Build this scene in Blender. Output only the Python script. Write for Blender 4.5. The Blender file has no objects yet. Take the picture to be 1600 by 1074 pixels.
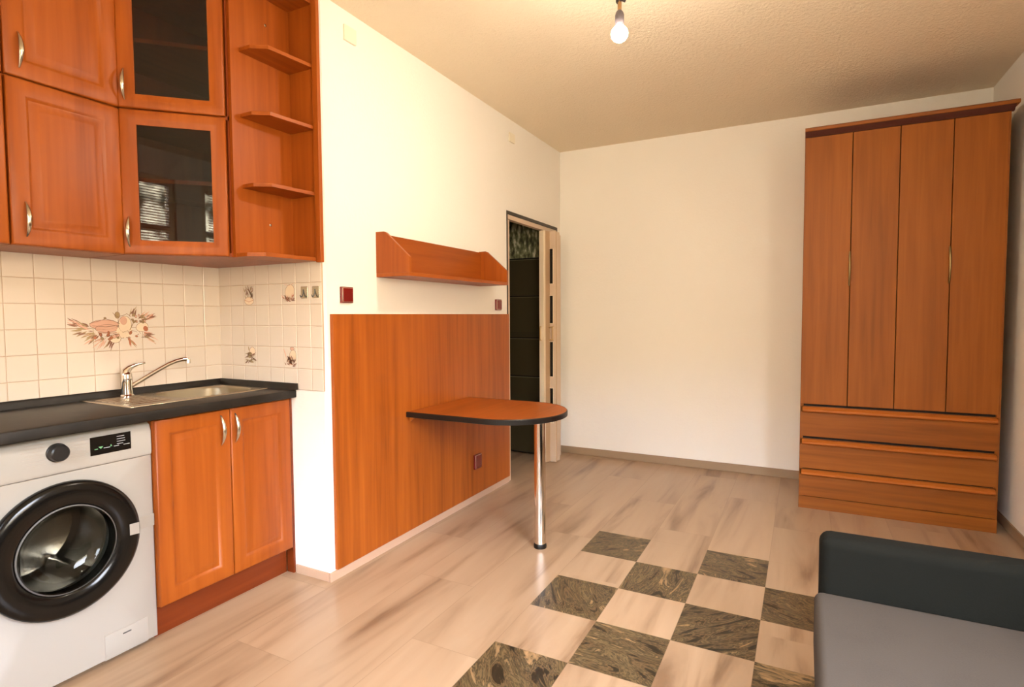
import bpy, bmesh, math, random
from mathutils import Vector, Matrix
random.seed(7)
S = bpy.context.scene
COL = S.collection

# ------------------------------------------------------------------ camera
F_PX, YAW, PITCH, ROLL = 877.635, .479435794, .048954, -.0061155
fw = Vector((-math.sin(YAW)*math.cos(PITCH), math.cos(YAW)*math.cos(PITCH), -math.sin(PITCH)))
rt = fw.cross(Vector((0, 0, 1))).normalized(); up = rt.cross(fw)
c_, s_ = math.cos(ROLL), math.sin(ROLL)
r2 = c_*rt + s_*up; u2 = -s_*rt + c_*up
cam = bpy.data.objects.new('camera', bpy.data.cameras.new('camera')); COL.objects.link(cam)
cam.matrix_world = Matrix(((r2.x, u2.x, -fw.x, 0), (r2.y, u2.y, -fw.y, 0), (r2.z, u2.z, -fw.z, 1.2), (0, 0, 0, 1)))
cam.data.sensor_fit = 'HORIZONTAL'; cam.data.sensor_width = 36
cam.data.lens = 36*F_PX/1600; cam.data.clip_start = .02
S.camera = cam

# ------------------------------------------------------------------ light
S.view_settings.view_transform = 'Standard'; S.view_settings.look = 'None'
S.view_settings.gamma = 1; S.view_settings.use_curve_mapping = False
S.view_settings.exposure = 0.12
BULB_STRENGTH = 900
WORLD_STRENGTH = 40
ADDED_FILL = 20

W = bpy.data.worlds.new('world'); S.world = W; W.use_nodes = True
nt = W.node_tree; nt.nodes.clear()
def wn(t, **k):
    n = nt.nodes.new(t)
    for a, b in k.items(): setattr(n, a, b)
    return n
out = wn('ShaderNodeOutputWorld'); bg = wn('ShaderNodeBackground'); bg.inputs[1].default_value = WORLD_STRENGTH
tc = wn('ShaderNodeTexCoord'); sep = wn('ShaderNodeSeparateXYZ'); nt.links.new(tc.outputs['Generated'], sep.inputs[0])
no = wn('ShaderNodeTexNoise'); no.inputs['Scale'].default_value = 38; no.inputs['Detail'].default_value = 6
nt.links.new(tc.outputs['Generated'], no.inputs['Vector'])
fr = wn('ShaderNodeValToRGB'); e = fr.color_ramp.elements
e[0].position = .42; e[0].color = (.03, .027, .014, 1); e[1].position = .62; e[1].color = (.74, .62, .44, 1)
nt.links.new(no.outputs['Fac'], fr.inputs[0])
hz = wn('ShaderNodeMapRange'); hz.inputs[1].default_value = .22; hz.inputs[2].default_value = .30
nt.links.new(sep.outputs['Z'], hz.inputs[0])
mx = wn('ShaderNodeMixRGB'); mx.inputs[2].default_value = (.80, .86, 1.0, 1)
nt.links.new(hz.outputs[0], mx.inputs[0]); nt.links.new(fr.outputs[0], mx.inputs[1])
nt.links.new(mx.outputs[0], bg.inputs[0]); nt.links.new(bg.outputs[0], out.inputs[0])

def area(name, loc, rot, sx, sy, power, col=(1, .93, .84), portal=False):
    l = bpy.data.lights.new(name, 'AREA'); l.shape = 'RECTANGLE'; l.size = sx; l.size_y = sy
    l.energy = power; l.color = col
    if portal: l.cycles.is_portal = True
    o = bpy.data.objects.new(name, l); COL.objects.link(o); o.location = loc; o.rotation_euler = rot
    return o
# added fill light outside an invented side window (right wall, beside the camera); world light enters by the two blinded windows behind the camera
area('added_side_fill', (1.16, .60, 1.60), (0, math.radians(90), 0), 1.20, 1.30, ADDED_FILL, (1, .92, .80))

# ------------------------------------------------------------------ materials
MATS = {}
def mat(name, col=(.8, .8, .8), rough=.5, metal=0, coat=0, spec=.5, emit=None, es=0):
    m = bpy.data.materials.new(name); m.use_nodes = True
    b = m.node_tree.nodes['Principled BSDF']
    b.inputs['Base Color'].default_value = (*col, 1); b.inputs['Roughness'].default_value = rough
    b.inputs['Metallic'].default_value = metal; b.inputs['Coat Weight'].default_value = coat
    b.inputs['Specular IOR Level'].default_value = spec
    if emit: b.inputs['Emission Color'].default_value = (*emit, 1); b.inputs['Emission Strength'].default_value = es
    MATS[name] = m; return m
def N(m, t, **k):
    n = m.node_tree.nodes.new(t)
    for a, b in k.items(): setattr(n, a, b)
    return n
def L(m, a, b): m.node_tree.links.new(a, b)
def ramp(m, fac, stops):
    r = N(m, 'ShaderNodeValToRGB'); e = r.color_ramp.elements
    while len(e) < len(stops): e.new(.5)
    for i, (p, c) in enumerate(stops): e[i].position = p; e[i].color = (*c, 1)
    L(m, fac, r.inputs[0]); return r.outputs[0]
def bump(m, h, strength, dist=.002):
    b = N(m, 'ShaderNodeBump'); b.inputs['Strength'].default_value = strength; b.inputs['Distance'].default_value = dist
    L(m, h, b.inputs['Height']); L(m, b.outputs[0], m.node_tree.nodes['Principled BSDF'].inputs['Normal'])
def wood(name, dark, mid, light, axis='Z', rough=.40, coat=.0, seed=0.):
    m = mat(name, mid, rough, coat=coat, spec=.32); m.node_tree.nodes['Principled BSDF'].inputs['Coat Roughness'].default_value = .25
    tcn = N(m, 'ShaderNodeTexCoord'); mp = N(m, 'ShaderNodeMapping')
    sc = {'X': (1.6, 34, 34), 'Y': (34, 1.6, 34), 'Z': (34, 34, 1.6)}[axis]
    mp.inputs['Scale'].default_value = sc; mp.inputs['Location'].default_value = (seed, seed*2, seed*3)
    L(m, tcn.outputs['Object'], mp.inputs[0])
    n1 = N(m, 'ShaderNodeTexNoise'); n1.inputs['Scale'].default_value = 1.0; n1.inputs['Detail'].default_value = 7
    n1.inputs['Distortion'].default_value = .4; L(m, mp.outputs[0], n1.inputs['Vector'])
    mp2 = N(m, 'ShaderNodeMapping'); mp2.inputs['Scale'].default_value = tuple(x*.16 for x in sc); L(m, tcn.outputs['Object'], mp2.inputs[0])
    n2 = N(m, 'ShaderNodeTexNoise'); n2.inputs['Scale'].default_value = 1.0; n2.inputs['Detail'].default_value = 2; L(m, mp2.outputs[0], n2.inputs['Vector'])
    mix = N(m, 'ShaderNodeMath', operation='ADD'); h1 = N(m, 'ShaderNodeMath', operation='MULTIPLY'); h1.inputs[1].default_value = .6
    h2 = N(m, 'ShaderNodeMath', operation='MULTIPLY'); h2.inputs[1].default_value = .4
    L(m, n1.outputs['Fac'], h1.inputs[0]); L(m, n2.outputs['Fac'], h2.inputs[0]); L(m, h1.outputs[0], mix.inputs[0]); L(m, h2.outputs[0], mix.inputs[1])
    c = ramp(m, mix.outputs[0], [(.32, dark), (.5, mid), (.68, light)])
    L(m, c, m.node_tree.nodes['Principled BSDF'].inputs['Base Color'])
    bump(m, n1.outputs['Fac'], .05, .001)
    return m
KD, KM, KL = (.25, .050, .004), (.325, .071, .006), (.385, .092, .009)
wood('cherry_v', KD, KM, KL, 'Z')
wood('cherry_y', KD, KM, KL, 'Y')
wood('cherry_x', KD, KM, KL, 'X')
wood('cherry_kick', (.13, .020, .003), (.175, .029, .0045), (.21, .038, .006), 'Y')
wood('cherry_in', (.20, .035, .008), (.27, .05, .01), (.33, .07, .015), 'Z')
wood('panel_wood', (.24, .053, .005), (.35, .082, .008), (.43, .110, .012), 'Z', seed=3)
wood('ward_v', (.215, .058, .003), (.28, .078, .0045), (.33, .098, .007), 'Z', rough=.5, seed=5)
wood('ward_x', (.175, .046, .003), (.26, .073, .005), (.33, .100, .008), 'X', rough=.5, seed=6)
wood('ward_strip', (.36, .10, .014), (.42, .12, .018), (.47, .14, .022), 'X', rough=.4, seed=8)
mat('ward_dark', (.07, .012, .004), .6)
mat('black_gap', (.012, .006, .004), .8)

def plaster(name, col, scale, strength, rough=.85, dist=.004):
    m = mat(name, col, rough, spec=.25)
    t = N(m, 'ShaderNodeTexCoord'); n = N(m, 'ShaderNodeTexNoise'); n.inputs['Scale'].default_value = scale; n.inputs['Detail'].default_value = 6
    n.inputs['Roughness'].default_value = .6
    L(m, t.outputs['Object'], n.inputs['Vector'])
    bump(m, n.outputs['Fac'], strength, dist); return m
plaster('wall_paint', (.89, .84, .765), 60, .30)
plaster('ceiling_paint', (.86, .74, .565), 66, .7, dist=.008)
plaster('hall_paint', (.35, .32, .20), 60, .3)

# floor: long pale planks with a chequer of dark marble-look tiles let in
def floor_mat():
    m = mat('floor_tiles', (.5, .33, .2), .30, coat=.0, spec=.45)
    B = m.node_tree.nodes['Principled BSDF']
    t = N(m, 'ShaderNodeTexCoord'); s = N(m, 'ShaderNodeSeparateXYZ'); L(m, t.outputs['Object'], s.inputs[0])
    def M(op, a, b=None, c=None):
        n = N(m, 'ShaderNodeMath', operation=op)
        for i, v in enumerate((a, b, c)):
            if v is None: continue
            if isinstance(v, (int, float)): n.inputs[i].default_value = v
            else: L(m, v, n.inputs[i])
        return n.outputs[0]
    X, Y = s.outputs['X'], s.outputs['Y']
    u = M('DIVIDE', M('ADD', X, .992), .2868); v = M('DIVIDE', M('SUBTRACT', 2.953, Y), .2985)
    ci, ri = M('FLOOR', u), M('FLOOR', v)
    inside = M('MULTIPLY', M('MULTIPLY', M('GREATER_THAN', u, 0), M('LESS_THAN', u, 5)), M('MULTIPLY', M('GREATER_THAN', v, 0), M('LESS_THAN', v, 9)))
    par = M('MODULO', M('ADD', ci, ri), 2.0)
    dark = M('MULTIPLY', inside, M('LESS_THAN', M('ABSOLUTE', par), .5))
    # plank ids
    vp = M('ADD', M('DIVIDE', Y, 1.194), M('MULTIPLY', M('FRACT', M('MULTIPLY', ci, .371)), 1.0))
    pi = M('FLOOR', vp)
    def line(x, wid):   # distance to the nearest integer line in metres
        return None
    fu = M('FRACT', u); du = M('MULTIPLY', M('MINIMUM', fu, M('SUBTRACT', 1, fu)), .2868)
    fv = M('FRACT', v); dv = M('MULTIPLY', M('MINIMUM', fv, M('SUBTRACT', 1, fv)), .2985)
    fp = M('FRACT', vp); dp = M('MULTIPLY', M('MINIMUM', fp, M('SUBTRACT', 1, fp)), 1.194)
    dvv = M('ADD', M('MULTIPLY', dv, inside), M('MULTIPLY', dp, M('SUBTRACT', 1, inside)))
    g = M('LESS_THAN', M('MINIMUM', du, dvv), .0010)
    # id colour
    idx = M('ADD', M('MULTIPLY', ci, 7.13), M('ADD', M('MULTIPLY', pi, 3.7), M('MULTIPLY', M('MULTIPLY', ri, inside), 5.3)))
    wnz = N(m, 'ShaderNodeTexWhiteNoise', noise_dimensions='1D'); L(m, idx, wnz.inputs['W'])
    # plank grain
    cb = N(m, 'ShaderNodeCombineXYZ'); L(m, M('MULTIPLY', X, 5.4), cb.inputs[0]); L(m, M('MULTIPLY', Y, .62), cb.inputs[1]); L(m, M('MULTIPLY', wnz.outputs['Value'], 31), cb.inputs[2])
    g1 = N(m, 'ShaderNodeTexNoise'); g1.inputs['Scale'].default_value = 1.5; g1.inputs['Detail'].default_value = 7; g1.inputs['Distortion'].default_value = .7; g1.inputs['Roughness'].default_value = .5
    L(m, cb.outputs[0], g1.inputs['Vector'])
    wood_c = ramp(m, g1.outputs['Fac'], [(.29, (.20, .115, .062)), (.38, (.325, .205, .12)), (.48, (.395, .26, .157)), (.75, (.45, .31, .195))])
    hv = N(m, 'ShaderNodeHueSaturation'); L(m, wood_c, hv.inputs['Color'])
    L(m, M('ADD', .93, M('MULTIPLY', wnz.outputs['Value'], .13)), hv.inputs['Value'])
    # dark tile: swirling marble, a different cut on every tile
    mpd = N(m, 'ShaderNodeVectorRotate', rotation_type='Z_AXIS'); L(m, t.outputs['Object'], mpd.inputs['Vector']); L(m, M('MULTIPLY', wnz.outputs['Value'], 6.2), mpd.inputs['Angle'])
    cb2 = N(m, 'ShaderNodeVectorMath', operation='MULTIPLY'); L(m, mpd.outputs[0], cb2.inputs[0]); cb2.inputs[1].default_value = (17, 4.5, 6)
    off = N(m, 'ShaderNodeCombineXYZ'); L(m, M('MULTIPLY', wnz.outputs['Value'], 77), off.inputs[2])
    ad = N(m, 'ShaderNodeVectorMath', operation='ADD'); L(m, cb2.outputs[0], ad.inputs[0]); L(m, off.outputs[0], ad.inputs[1])
    d1 = N(m, 'ShaderNodeTexNoise'); d1.inputs['Scale'].default_value = .9; d1.inputs['Detail'].default_value = 6; d1.inputs['Distortion'].default_value = 1.7; d1.inputs['Roughness'].default_value = .6
    L(m, ad.outputs[0], d1.inputs['Vector'])
    dk = ramp(m, d1.outputs['Fac'], [(.30, (.010, .007, .003)), (.40, (.022, .014, .006)), (.45, (.14, .085, .036)), (.49, (.035, .024, .011)), (.535, (.16, .105, .045)), (.58, (.04, .028, .012)), (.63, (.24, .150, .068)), (.72, (.38, .22, .10))])
    m1 = N(m, 'ShaderNodeMixRGB'); L(m, dark, m1.inputs[0]); L(m, hv.outputs[0], m1.inputs[1]); L(m, dk, m1.inputs[2])
    m2 = N(m, 'ShaderNodeMixRGB'); L(m, M('MULTIPLY', g, .55), m2.inputs[0]); L(m, m1.outputs[0], m2.inputs[1]); m2.inputs[2].default_value = (.20, .12, .065, 1)
    L(m, m2.outputs[0], B.inputs['Base Color'])
    L(m, M('ADD', .30, M('MULTIPLY', dark, .10)), B.inputs['Roughness'])
    bump(m, g1.outputs['Fac'], .04, .001)
floor_mat()
mat('skirt_pale', (.56, .37, .25), .5)
mat('skirt_brown', (.33, .22, .13), .5)
mat('tile_white', (.75, .64, .53), .22, coat=.3)
mat('grout', (.52, .36, .24), .8)
mat('decor_pink', (.70, .40, .28), .35); mat('decor_line', (.26, .12, .07), .4); mat('decor_olive', (.40, .27, .13), .4)
mat('decor_cream', (.80, .62, .43), .35); mat('decor_red', (.50, .17, .08), .4)

def worktop_mat():
    m = mat('worktop', (.03, .024, .018), .42, coat=.0, spec=.35)
    t = N(m, 'ShaderNodeTexCoord'); n = N(m, 'ShaderNodeTexNoise'); n.inputs['Scale'].default_value = 14; n.inputs['Detail'].default_value = 8
    L(m, t.outputs['Object'], n.inputs['Vector'])
    L(m, ramp(m, n.outputs['Fac'], [(.35, (.007, .005, .003)), (.6, (.014, .010, .007)), (.75, (.028, .021, .014))]), m.node_tree.nodes['Principled BSDF'].inputs['Base Color'])
worktop_mat()
mat('edge_black', (.010, .007, .005), .35, spec=.35)
mat('steel_bowl', (.34, .29, .20), .33, metal=1)
mat('steel', (.54, .47, .37), .26, metal=1); mat('chrome', (.80, .76, .70), .10, metal=1)
mat('nickel', (.60, .55, .44), .24, metal=1); mat('brass_dull', (.30, .22, .10), .35, metal=1)
mat('white_enamel', (.41, .38, .335), .22, coat=.4); mat('print_grey', (.42, .36, .31), .6)
mat('gloss_black', (.006, .005, .004), .16, coat=.0, spec=.3); mat('knob_black', (.012, .010, .009), .35)
mat('rubber_grey', (.10, .095, .09), .55); mat('led_green', (.12, .28, .12), .5, emit=(.15, .45, .2), es=.35)
mat('led_white', (.5, .5, .5), .5, emit=(.6, .6, .62), es=.35)
mat('tape', (.36, .32, .27), .38)
mat('burgundy', (.16, .008, .006), .25, coat=.4); mat('burgundy_trim', (.50, .30, .20), .3, coat=.3)
mat('cover_white', (.86, .78, .62), .5)
mat('pvc_cream', (.66, .50, .36), .45); mat('pvc_light', (.82, .68, .50), .4); mat('pvc_tan', (.50, .33, .19), .45)
mat('frame_dark', (.035, .024, .014), .45)
mat('brass', (.75, .55, .28), .3, metal=1)
mat('socket_grey', (.11, .09, .10), .45); mat('cord_tan', (.30, .15, .05), .6)
mat('wire_black', (.02, .014, .012), .5)
mat('bulb_glow', (1, 1, 1), .3, emit=(1, .90, .75), es=BULB_STRENGTH*1.25)
mat('bulb_neck', (1, 1, 1), .3, emit=(1, .90, .75), es=BULB_STRENGTH*.16)
def fabric(name, col, sc=260):
    m = mat(name, col, .95, spec=.15)
    t = N(m, 'ShaderNodeTexCoord'); n = N(m, 'ShaderNodeTexNoise'); n.inputs['Scale'].default_value = sc; n.inputs['Detail'].default_value = 3
    L(m, t.outputs['Object'], n.inputs['Vector'])
    n2 = N(m, 'ShaderNodeTexNoise'); n2.inputs['Scale'].default_value = 7; L(m, t.outputs['Object'], n2.inputs['Vector'])
    a = N(m, 'ShaderNodeMath', operation='ADD'); L(m, n.outputs['Fac'], a.inputs[0]); L(m, n2.outputs['Fac'], a.inputs[1])
    L(m, ramp(m, a.outputs[0], [(.0, tuple(c*.7 for c in col)), (1, col)]), m.node_tree.nodes['Principled BSDF'].inputs['Base Color'])
    bump(m, n.outputs['Fac'], .3, .001)
fabric('sofa_grey', (.070, .057, .046)); fabric('sofa_black', (.008, .0078, .0055))
def glass(name, tint, refl=.06, rough=.02):
    m = bpy.data.materials.new(name); m.use_nodes = True; MATS[name] = m; m.node_tree.nodes.clear()
    o = N(m, 'ShaderNodeOutputMaterial'); tr = N(m, 'ShaderNodeBsdfTransparent'); tr.inputs[0].default_value = (*tint, 1)
    gl = N(m, 'ShaderNodeBsdfGlossy'); gl.inputs['Roughness'].default_value = rough
    lw = N(m, 'ShaderNodeFresnel'); lw.inputs[0].default_value = 1.5
    ad = N(m, 'ShaderNodeMath', operation='ADD'); ad.inputs[1].default_value = refl; ad.use_clamp = True; L(m, lw.outputs[0], ad.inputs[0])
    mxs = N(m, 'ShaderNodeMixShader'); L(m, ad.outputs[0], mxs.inputs[0]); L(m, tr.outputs[0], mxs.inputs[1]); L(m, gl.outputs[0], mxs.inputs[2]); L(m, mxs.outputs[0], o.inputs[0])
glass('smoked_glass', (.36, .25, .17), .012); glass('clear_glass', (.93, .95, .95), .0); glass('porthole_glass', (.66, .68, .64), -.015, .03)
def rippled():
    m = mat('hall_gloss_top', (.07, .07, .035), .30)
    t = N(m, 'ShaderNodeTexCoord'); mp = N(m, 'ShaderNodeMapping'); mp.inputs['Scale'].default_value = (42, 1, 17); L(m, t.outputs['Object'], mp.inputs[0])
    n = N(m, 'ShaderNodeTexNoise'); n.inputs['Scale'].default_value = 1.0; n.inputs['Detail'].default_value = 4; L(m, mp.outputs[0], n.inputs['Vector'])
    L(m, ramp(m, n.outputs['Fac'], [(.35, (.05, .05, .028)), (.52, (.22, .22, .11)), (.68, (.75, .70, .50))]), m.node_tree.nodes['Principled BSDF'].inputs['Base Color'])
    mat('hall_dark', (.045, .035, .016), .35, coat=.3); mat('hall_groove', (.004, .003, .002), .6); mat('hall_edge', (.16, .15, .08), .35)
rippled()
mat('drum_steel', (.55, .50, .44), .22, metal=1)
mat('blind_slat', (.62, .42, .30), .5)
mat('bin_black', (.03, .03, .03), .4)

# ------------------------------------------------------------------ mesh helpers
class MB:
    def __init__(s): s.v = []; s.f = []; s.m = []
    def add(s, vs, fs, m=0):
        b = len(s.v); s.v += [tuple(v) for v in vs]
        for f in fs: s.f.append([b+i for i in f]); s.m.append(m)
        return s
    def box(s, x0, x1, y0, y1, z0, z1, m=0):
        vs = [(x, y, z) for z in (z0, z1) for y in (y0, y1) for x in (x0, x1)]
        return s.add(vs, [(0, 2, 3, 1), (4, 5, 7, 6), (0, 1, 5, 4), (2, 6, 7, 3), (0, 4, 6, 2), (1, 3, 7, 5)], m)
    def prism(s, pts, axis, a, b, m=0):          # polygon pts (2-D) pushed along an axis
        def P(p, t):
            return {'X': (t, p[0], p[1]), 'Y': (p[0], t, p[1]), 'Z': (p[0], p[1], t)}[axis]
        n = len(pts); vs = [P(p, a) for p in pts] + [P(p, b) for p in pts]
        fs = [list(range(n))[::-1], list(range(n, 2*n))] + [[i, (i+1) % n, n+(i+1) % n, n+i] for i in range(n)]
        return s.add(vs, fs, m)
    def loops(s, rings, m=0, cap0=False, cap1=False, closed=True):
        n = len(rings[0]); vs = [p for r in rings for p in r]; fs = []
        for k in range(len(rings)-1):
            for i in range(n if closed else n-1):
                j = (i+1) % n; fs.append([k*n+i, k*n+j, (k+1)*n+j, (k+1)*n+i])
        if cap0: fs.append(list(range(n))[::-1])
        if cap1: fs.append([(len(rings)-1)*n+i for i in range(n)])
        return s.add(vs, fs, m)
    def lathe(s, prof, c, axis='Z', n=32, m=0, cap0=True, cap1=True, sy=1.0):   # prof: (radius, height)
        rings = []
        for r, h in prof:
            ring = []
            for i in range(n):
                a = 2*math.pi*i/n; p, q = r*math.cos(a), r*math.sin(a)*sy
                d = {'Z': (p, q, h), 'X': (h, p, q), 'Y': (q, h, p)}[axis]
                ring.append((c[0]+d[0], c[1]+d[1], c[2]+d[2]))
            rings.append(ring)
        return s.loops(rings, m, cap0, cap1)
    def tube(s, path, rad, n=12, m=0, flat=1.0, ref=(0, 0, 1)):
        path = [Vector(p) for p in path]; rings = []
        if not isinstance(rad, (list, tuple)): rad = [rad]*len(path)
        for i, p in enumerate(path):
            t = (path[min(i+1, len(path)-1)]-path[max(i-1, 0)]).normalized()
            a = t.cross(Vector(ref))
            if a.length < .05: a = t.cross(Vector((1, 0, 0)))
            a.normalize(); b = a.cross(t)
            rings.append([tuple(p + a*rad[i]*math.cos(2*math.pi*k/n) + b*rad[i]*flat*math.sin(2*math.pi*k/n)) for k in range(n)])
        return s.loops(rings, m, True, True)
    def nested(s, O, U, V, Nn, w, h, lp, m=0, cap=True, back=True):   # nested rectangles: (inset, height)
        O, U, V, Nn = Vector(O), Vector(U), Vector(V), Vector(Nn); rings = []
        for ins, ht in lp:
            rings.append([tuple(O+U*a+V*b+Nn*ht) for a, b in ((ins, ins), (w-ins, ins), (w-ins, h-ins), (ins, h-ins))])
        return s.loops(rings, m, back, cap)
    def build(s, name, mats, parent=None, bevel=0, smooth=True, local=False, seg=2, angle=38):
        me = bpy.data.meshes.new(name)
        off = Vector((0, 0, 0))
        if parent is not None and not local: off = world_loc(parent)
        me.from_pydata([tuple(Vector(v)-off) for v in s.v], [], s.f)
        if isinstance(mats, str): mats = [mats]
        for k in mats: me.materials.append(MATS[k])
        for p, k in zip(me.polygons, s.m): p.material_index = k
        bm = bmesh.new(); bm.from_mesh(me)
        bmesh.ops.recalc_face_normals(bm, faces=bm.faces)
        for e in bm.edges:
            e.smooth = not (len(e.link_faces) != 2 or e.calc_face_angle(0) > math.radians(angle))
        for f in bm.faces: f.smooth = smooth
        bm.to_mesh(me); bm.free()
        o = bpy.data.objects.new(name, me); COL.objects.link(o)
        if parent is not None: o.parent = parent
        if bevel:
            md = o.modifiers.new('bevel', 'BEVEL'); md.width = bevel; md.segments = seg; md.limit_method = 'ANGLE'
            md.angle_limit = math.radians(40); md.harden_normals = True
        return o
def world_loc(o):
    v = Vector(o.location)
    while o.parent: o = o.parent; v += Vector(o.location)
    return v
def thing(name, label, cat, loc, rz=0, group=None):
    o = bpy.data.objects.new(name, None); COL.objects.link(o); o.location = loc; o.rotation_euler = (0, 0, rz)
    o.empty_display_size = .1; o['label'] = label; o['category'] = cat
    if group: o['group'] = group
    return o
def tag(o, label, cat, group=None):
    o['label'] = label; o['category'] = cat
    if group: o['group'] = group
    return o
def struct(o): o['kind'] = 'structure'; return o
def copy_tree(o, parent=None):
    c = o.copy(); COL.objects.link(c)
    if parent: c.parent = parent
    for ch in [x for x in bpy.data.objects if x.parent == o]: copy_tree(ch, c)
    return c

XL, XW, YS, YF, XR, YB, ZC = -2.60, -1.885, 1.83, 4.54, 1.02, -1.20, 2.60

# ------------------------------------------------------------------ room shell
struct(MB().box(-3.1, XR+.1, YB-.1, YF+.1, -.08, 0).build('floor', 'floor_tiles', smooth=False))
struct(MB().box(-3.1, XR+.1, YB-.1, YF+.1, ZC, ZC+.08).build('ceiling', 'ceiling_paint', smooth=False))
struct(MB().box(XL-.1, XL, YB-.1, YS+.12, 0, ZC).build('wall_kitchen', 'wall_paint', smooth=False))
DY0, DY1, DZ = 3.565, 4.455, 1.925
w = MB()
w.prism([(XL, YS), (XW-.012, YS), (XW, YS+.012), (XW, DY0), (XW-.09, DY0), (XW-.09, YS+.12), (XL, YS+.12)], 'Z', 0, ZC)
w.box(XW-.09, XW, DY1, YF, 0, ZC); w.box(XW-.09, XW, DY0, DY1, DZ, ZC)
struct(w.build('wall_left', 'wall_paint', smooth=False))
struct(MB().box(-3.1, XR+.1, YF, YF+.1, 0, ZC).build('wall_far', 'wall_paint', smooth=False))
w = MB(); w.box(XR, XR+.1, YB, -.05, 0, ZC); w.box(XR, XR+.1, 1.25, YF, 0, ZC); w.box(XR, XR+.1, -.05, 1.25, 0, 1.0); w.box(XR, XR+.1, -.05, 1.25, 2.2, ZC)
struct(w.build('wall_right', 'wall_paint', smooth=False))
WX = [(-1.62, -.59), (-.36, .64)]; WZ = (.95, 2.38)
w = MB(); xs = [XL, WX[0][0], WX[0][1], WX[1][0], WX[1][1], XR]
for i in (0, 2, 4): w.box(xs[i], xs[i+1], YB-.1, YB, 0, ZC)
for i in (1, 3): w.box(xs[i], xs[i+1], YB-.1, YB, 0, WZ[0]); w.box(xs[i], xs[i+1], YB-.1, YB, WZ[1], ZC)
struct(w.build('wall_near', 'wall_paint', smooth=False))
# hallway behind the folding door
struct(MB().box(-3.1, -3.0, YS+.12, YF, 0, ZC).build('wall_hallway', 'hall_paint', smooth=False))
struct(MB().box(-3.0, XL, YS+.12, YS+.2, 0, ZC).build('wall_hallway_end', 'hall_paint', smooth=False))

def window(name, x0, x1, mull):
    f = MB(); z0, z1 = WZ; t = .05; y0, y1 = YB-.08, YB-.02
    f.box(x0, x0+t, y0, y1, z0, z1); f.box(x1-t, x1, y0, y1, z0, z1); f.box(x0+t, x1-t, y0, y1, z0, z0+t); f.box(x0+t, x1-t, y0, y1, z1-t, z1)
    f.box(x0+t, x1-t, y0, y1, mull, mull+t)
    o = struct(f.build(name, 'pvc_light', bevel=.004))
    MB().box(x0+t, x1-t, YB-.056, YB-.052, z0+t, mull).build('pane', 'clear_glass', o); MB().box(x0+t, x1-t, YB-.056, YB-.052, mull+t, z1-t).build('pane', 'clear_glass', o)
window('window_1', *WX[0], 1.93); window('window_2', *WX[1], 1.93)
f = MB(); f.box(XR+.02, XR+.08, -.05, 0, 1.0, 2.2); f.box(XR+.02, XR+.08, 1.20, 1.25, 1.0, 2.2); f.box(XR+.02, XR+.08, 0, 1.20, 1.0, 1.05); f.box(XR+.02, XR+.08, 0, 1.20, 2.15, 2.2)
o = struct(f.build('window_added', 'pvc_light', bevel=.004))  # invented window, unseen, added to let the side fill light in
for (x0, x1), lab in zip(WX, ('brown horizontal slatted blind in the left window behind the camera', 'brown horizontal slatted blind in the right window behind the camera')):
    b = MB(); z = 2.30
    while z > 1.42:
        b.add([(x0+.06, YB-.012, z), (x1-.06, YB-.012, z), (x1-.06, YB+.010, z-.012), (x0+.06, YB+.010, z-.012),
               (x0+.06, YB-.012, z-.0015), (x1-.06, YB-.012, z-.0015), (x1-.06, YB+.010, z-.0135), (x0+.06, YB+.010, z-.0135)],
              [(0, 1, 2, 3), (7, 6, 5, 4), (0, 4, 5, 1), (1, 5, 6, 2), (2, 6, 7, 3), (3, 7, 4, 0)]); z -= .022
    b.box(x0+.05, x1-.05, YB-.015, YB+.018, 2.305, 2.335)
    tag(b.build('window_blind', 'blind_slat', smooth=False), lab, 'blind')

# skirting
struct(MB().box(-2.10, XW-.002, YS-.008, YS, 0, .040).build('baseboard_stub', 'skirt_pale', bevel=.002))
struct(MB().box(XW, XW+.010, YS-.008, DY0-.012, 0, .042).build('baseboard_left', 'skirt_pale', bevel=.002))
struct(MB().box(XW, XR, YF-.010, YF, 0, .062).build('baseboard_far', 'skirt_brown', bevel=.002))
struct(MB().box(XR-.010, XR, YB, YF-.010, 0, .055).build('baseboard_right', 'skirt_brown', bevel=.002))

# ------------------------------------------------------------------ wall tiles
TZ = [.868+.0975*k for k in range(7)]
def tile(mb, P, a0, a1, b0, b1, d=.005, g=.0011, bv=.0022):
    # P(a, b, height)
    r = []
    for ins, h in ((g, 0), (g, d-.0012), (g+bv, d)):
        r.append([P(a0+ins, b0+ins, h), P(a1-ins, b0+ins, h), P(a1-ins, b1-ins, h), P(a0+ins, b1-ins, h)])
    mb.loops(r, 0, False, True)
def leaf(mb, P, a, b, ang, ln, wd, m, h):
    pts = []
    for t, s in ((0, 0), (.25, .8), (.5, 1), (.8, .5), (1, 0), (.8, -.5), (.5, -1), (.25, -.8)):
        x, y = t*ln, s*wd/2; pts.append(P(a+x*math.cos(ang)-y*math.sin(ang), b+x*math.sin(ang)+y*math.cos(ang), h))
    mb.add(pts, [range(8)], m)
def stroke(mb, P, pts, wd, m, h):
    for (a0, b0), (a1, b1) in zip(pts, pts[1:]):
        dx, dy = a1-a0, b1-b0; l = math.hypot(dx, dy) or 1; nx, ny = -dy/l*wd/2, dx/l*wd/2; ex, ey = dx/l*wd*.3, dy/l*wd*.3
        mb.add([P(a0+nx-ex, b0+ny-ey, h), P(a0-nx-ex, b0-ny-ey, h), P(a1-nx+ex, b1-ny+ey, h), P(a1+nx+ex, b1+ny+ey, h)], [range(4)], m)
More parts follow.
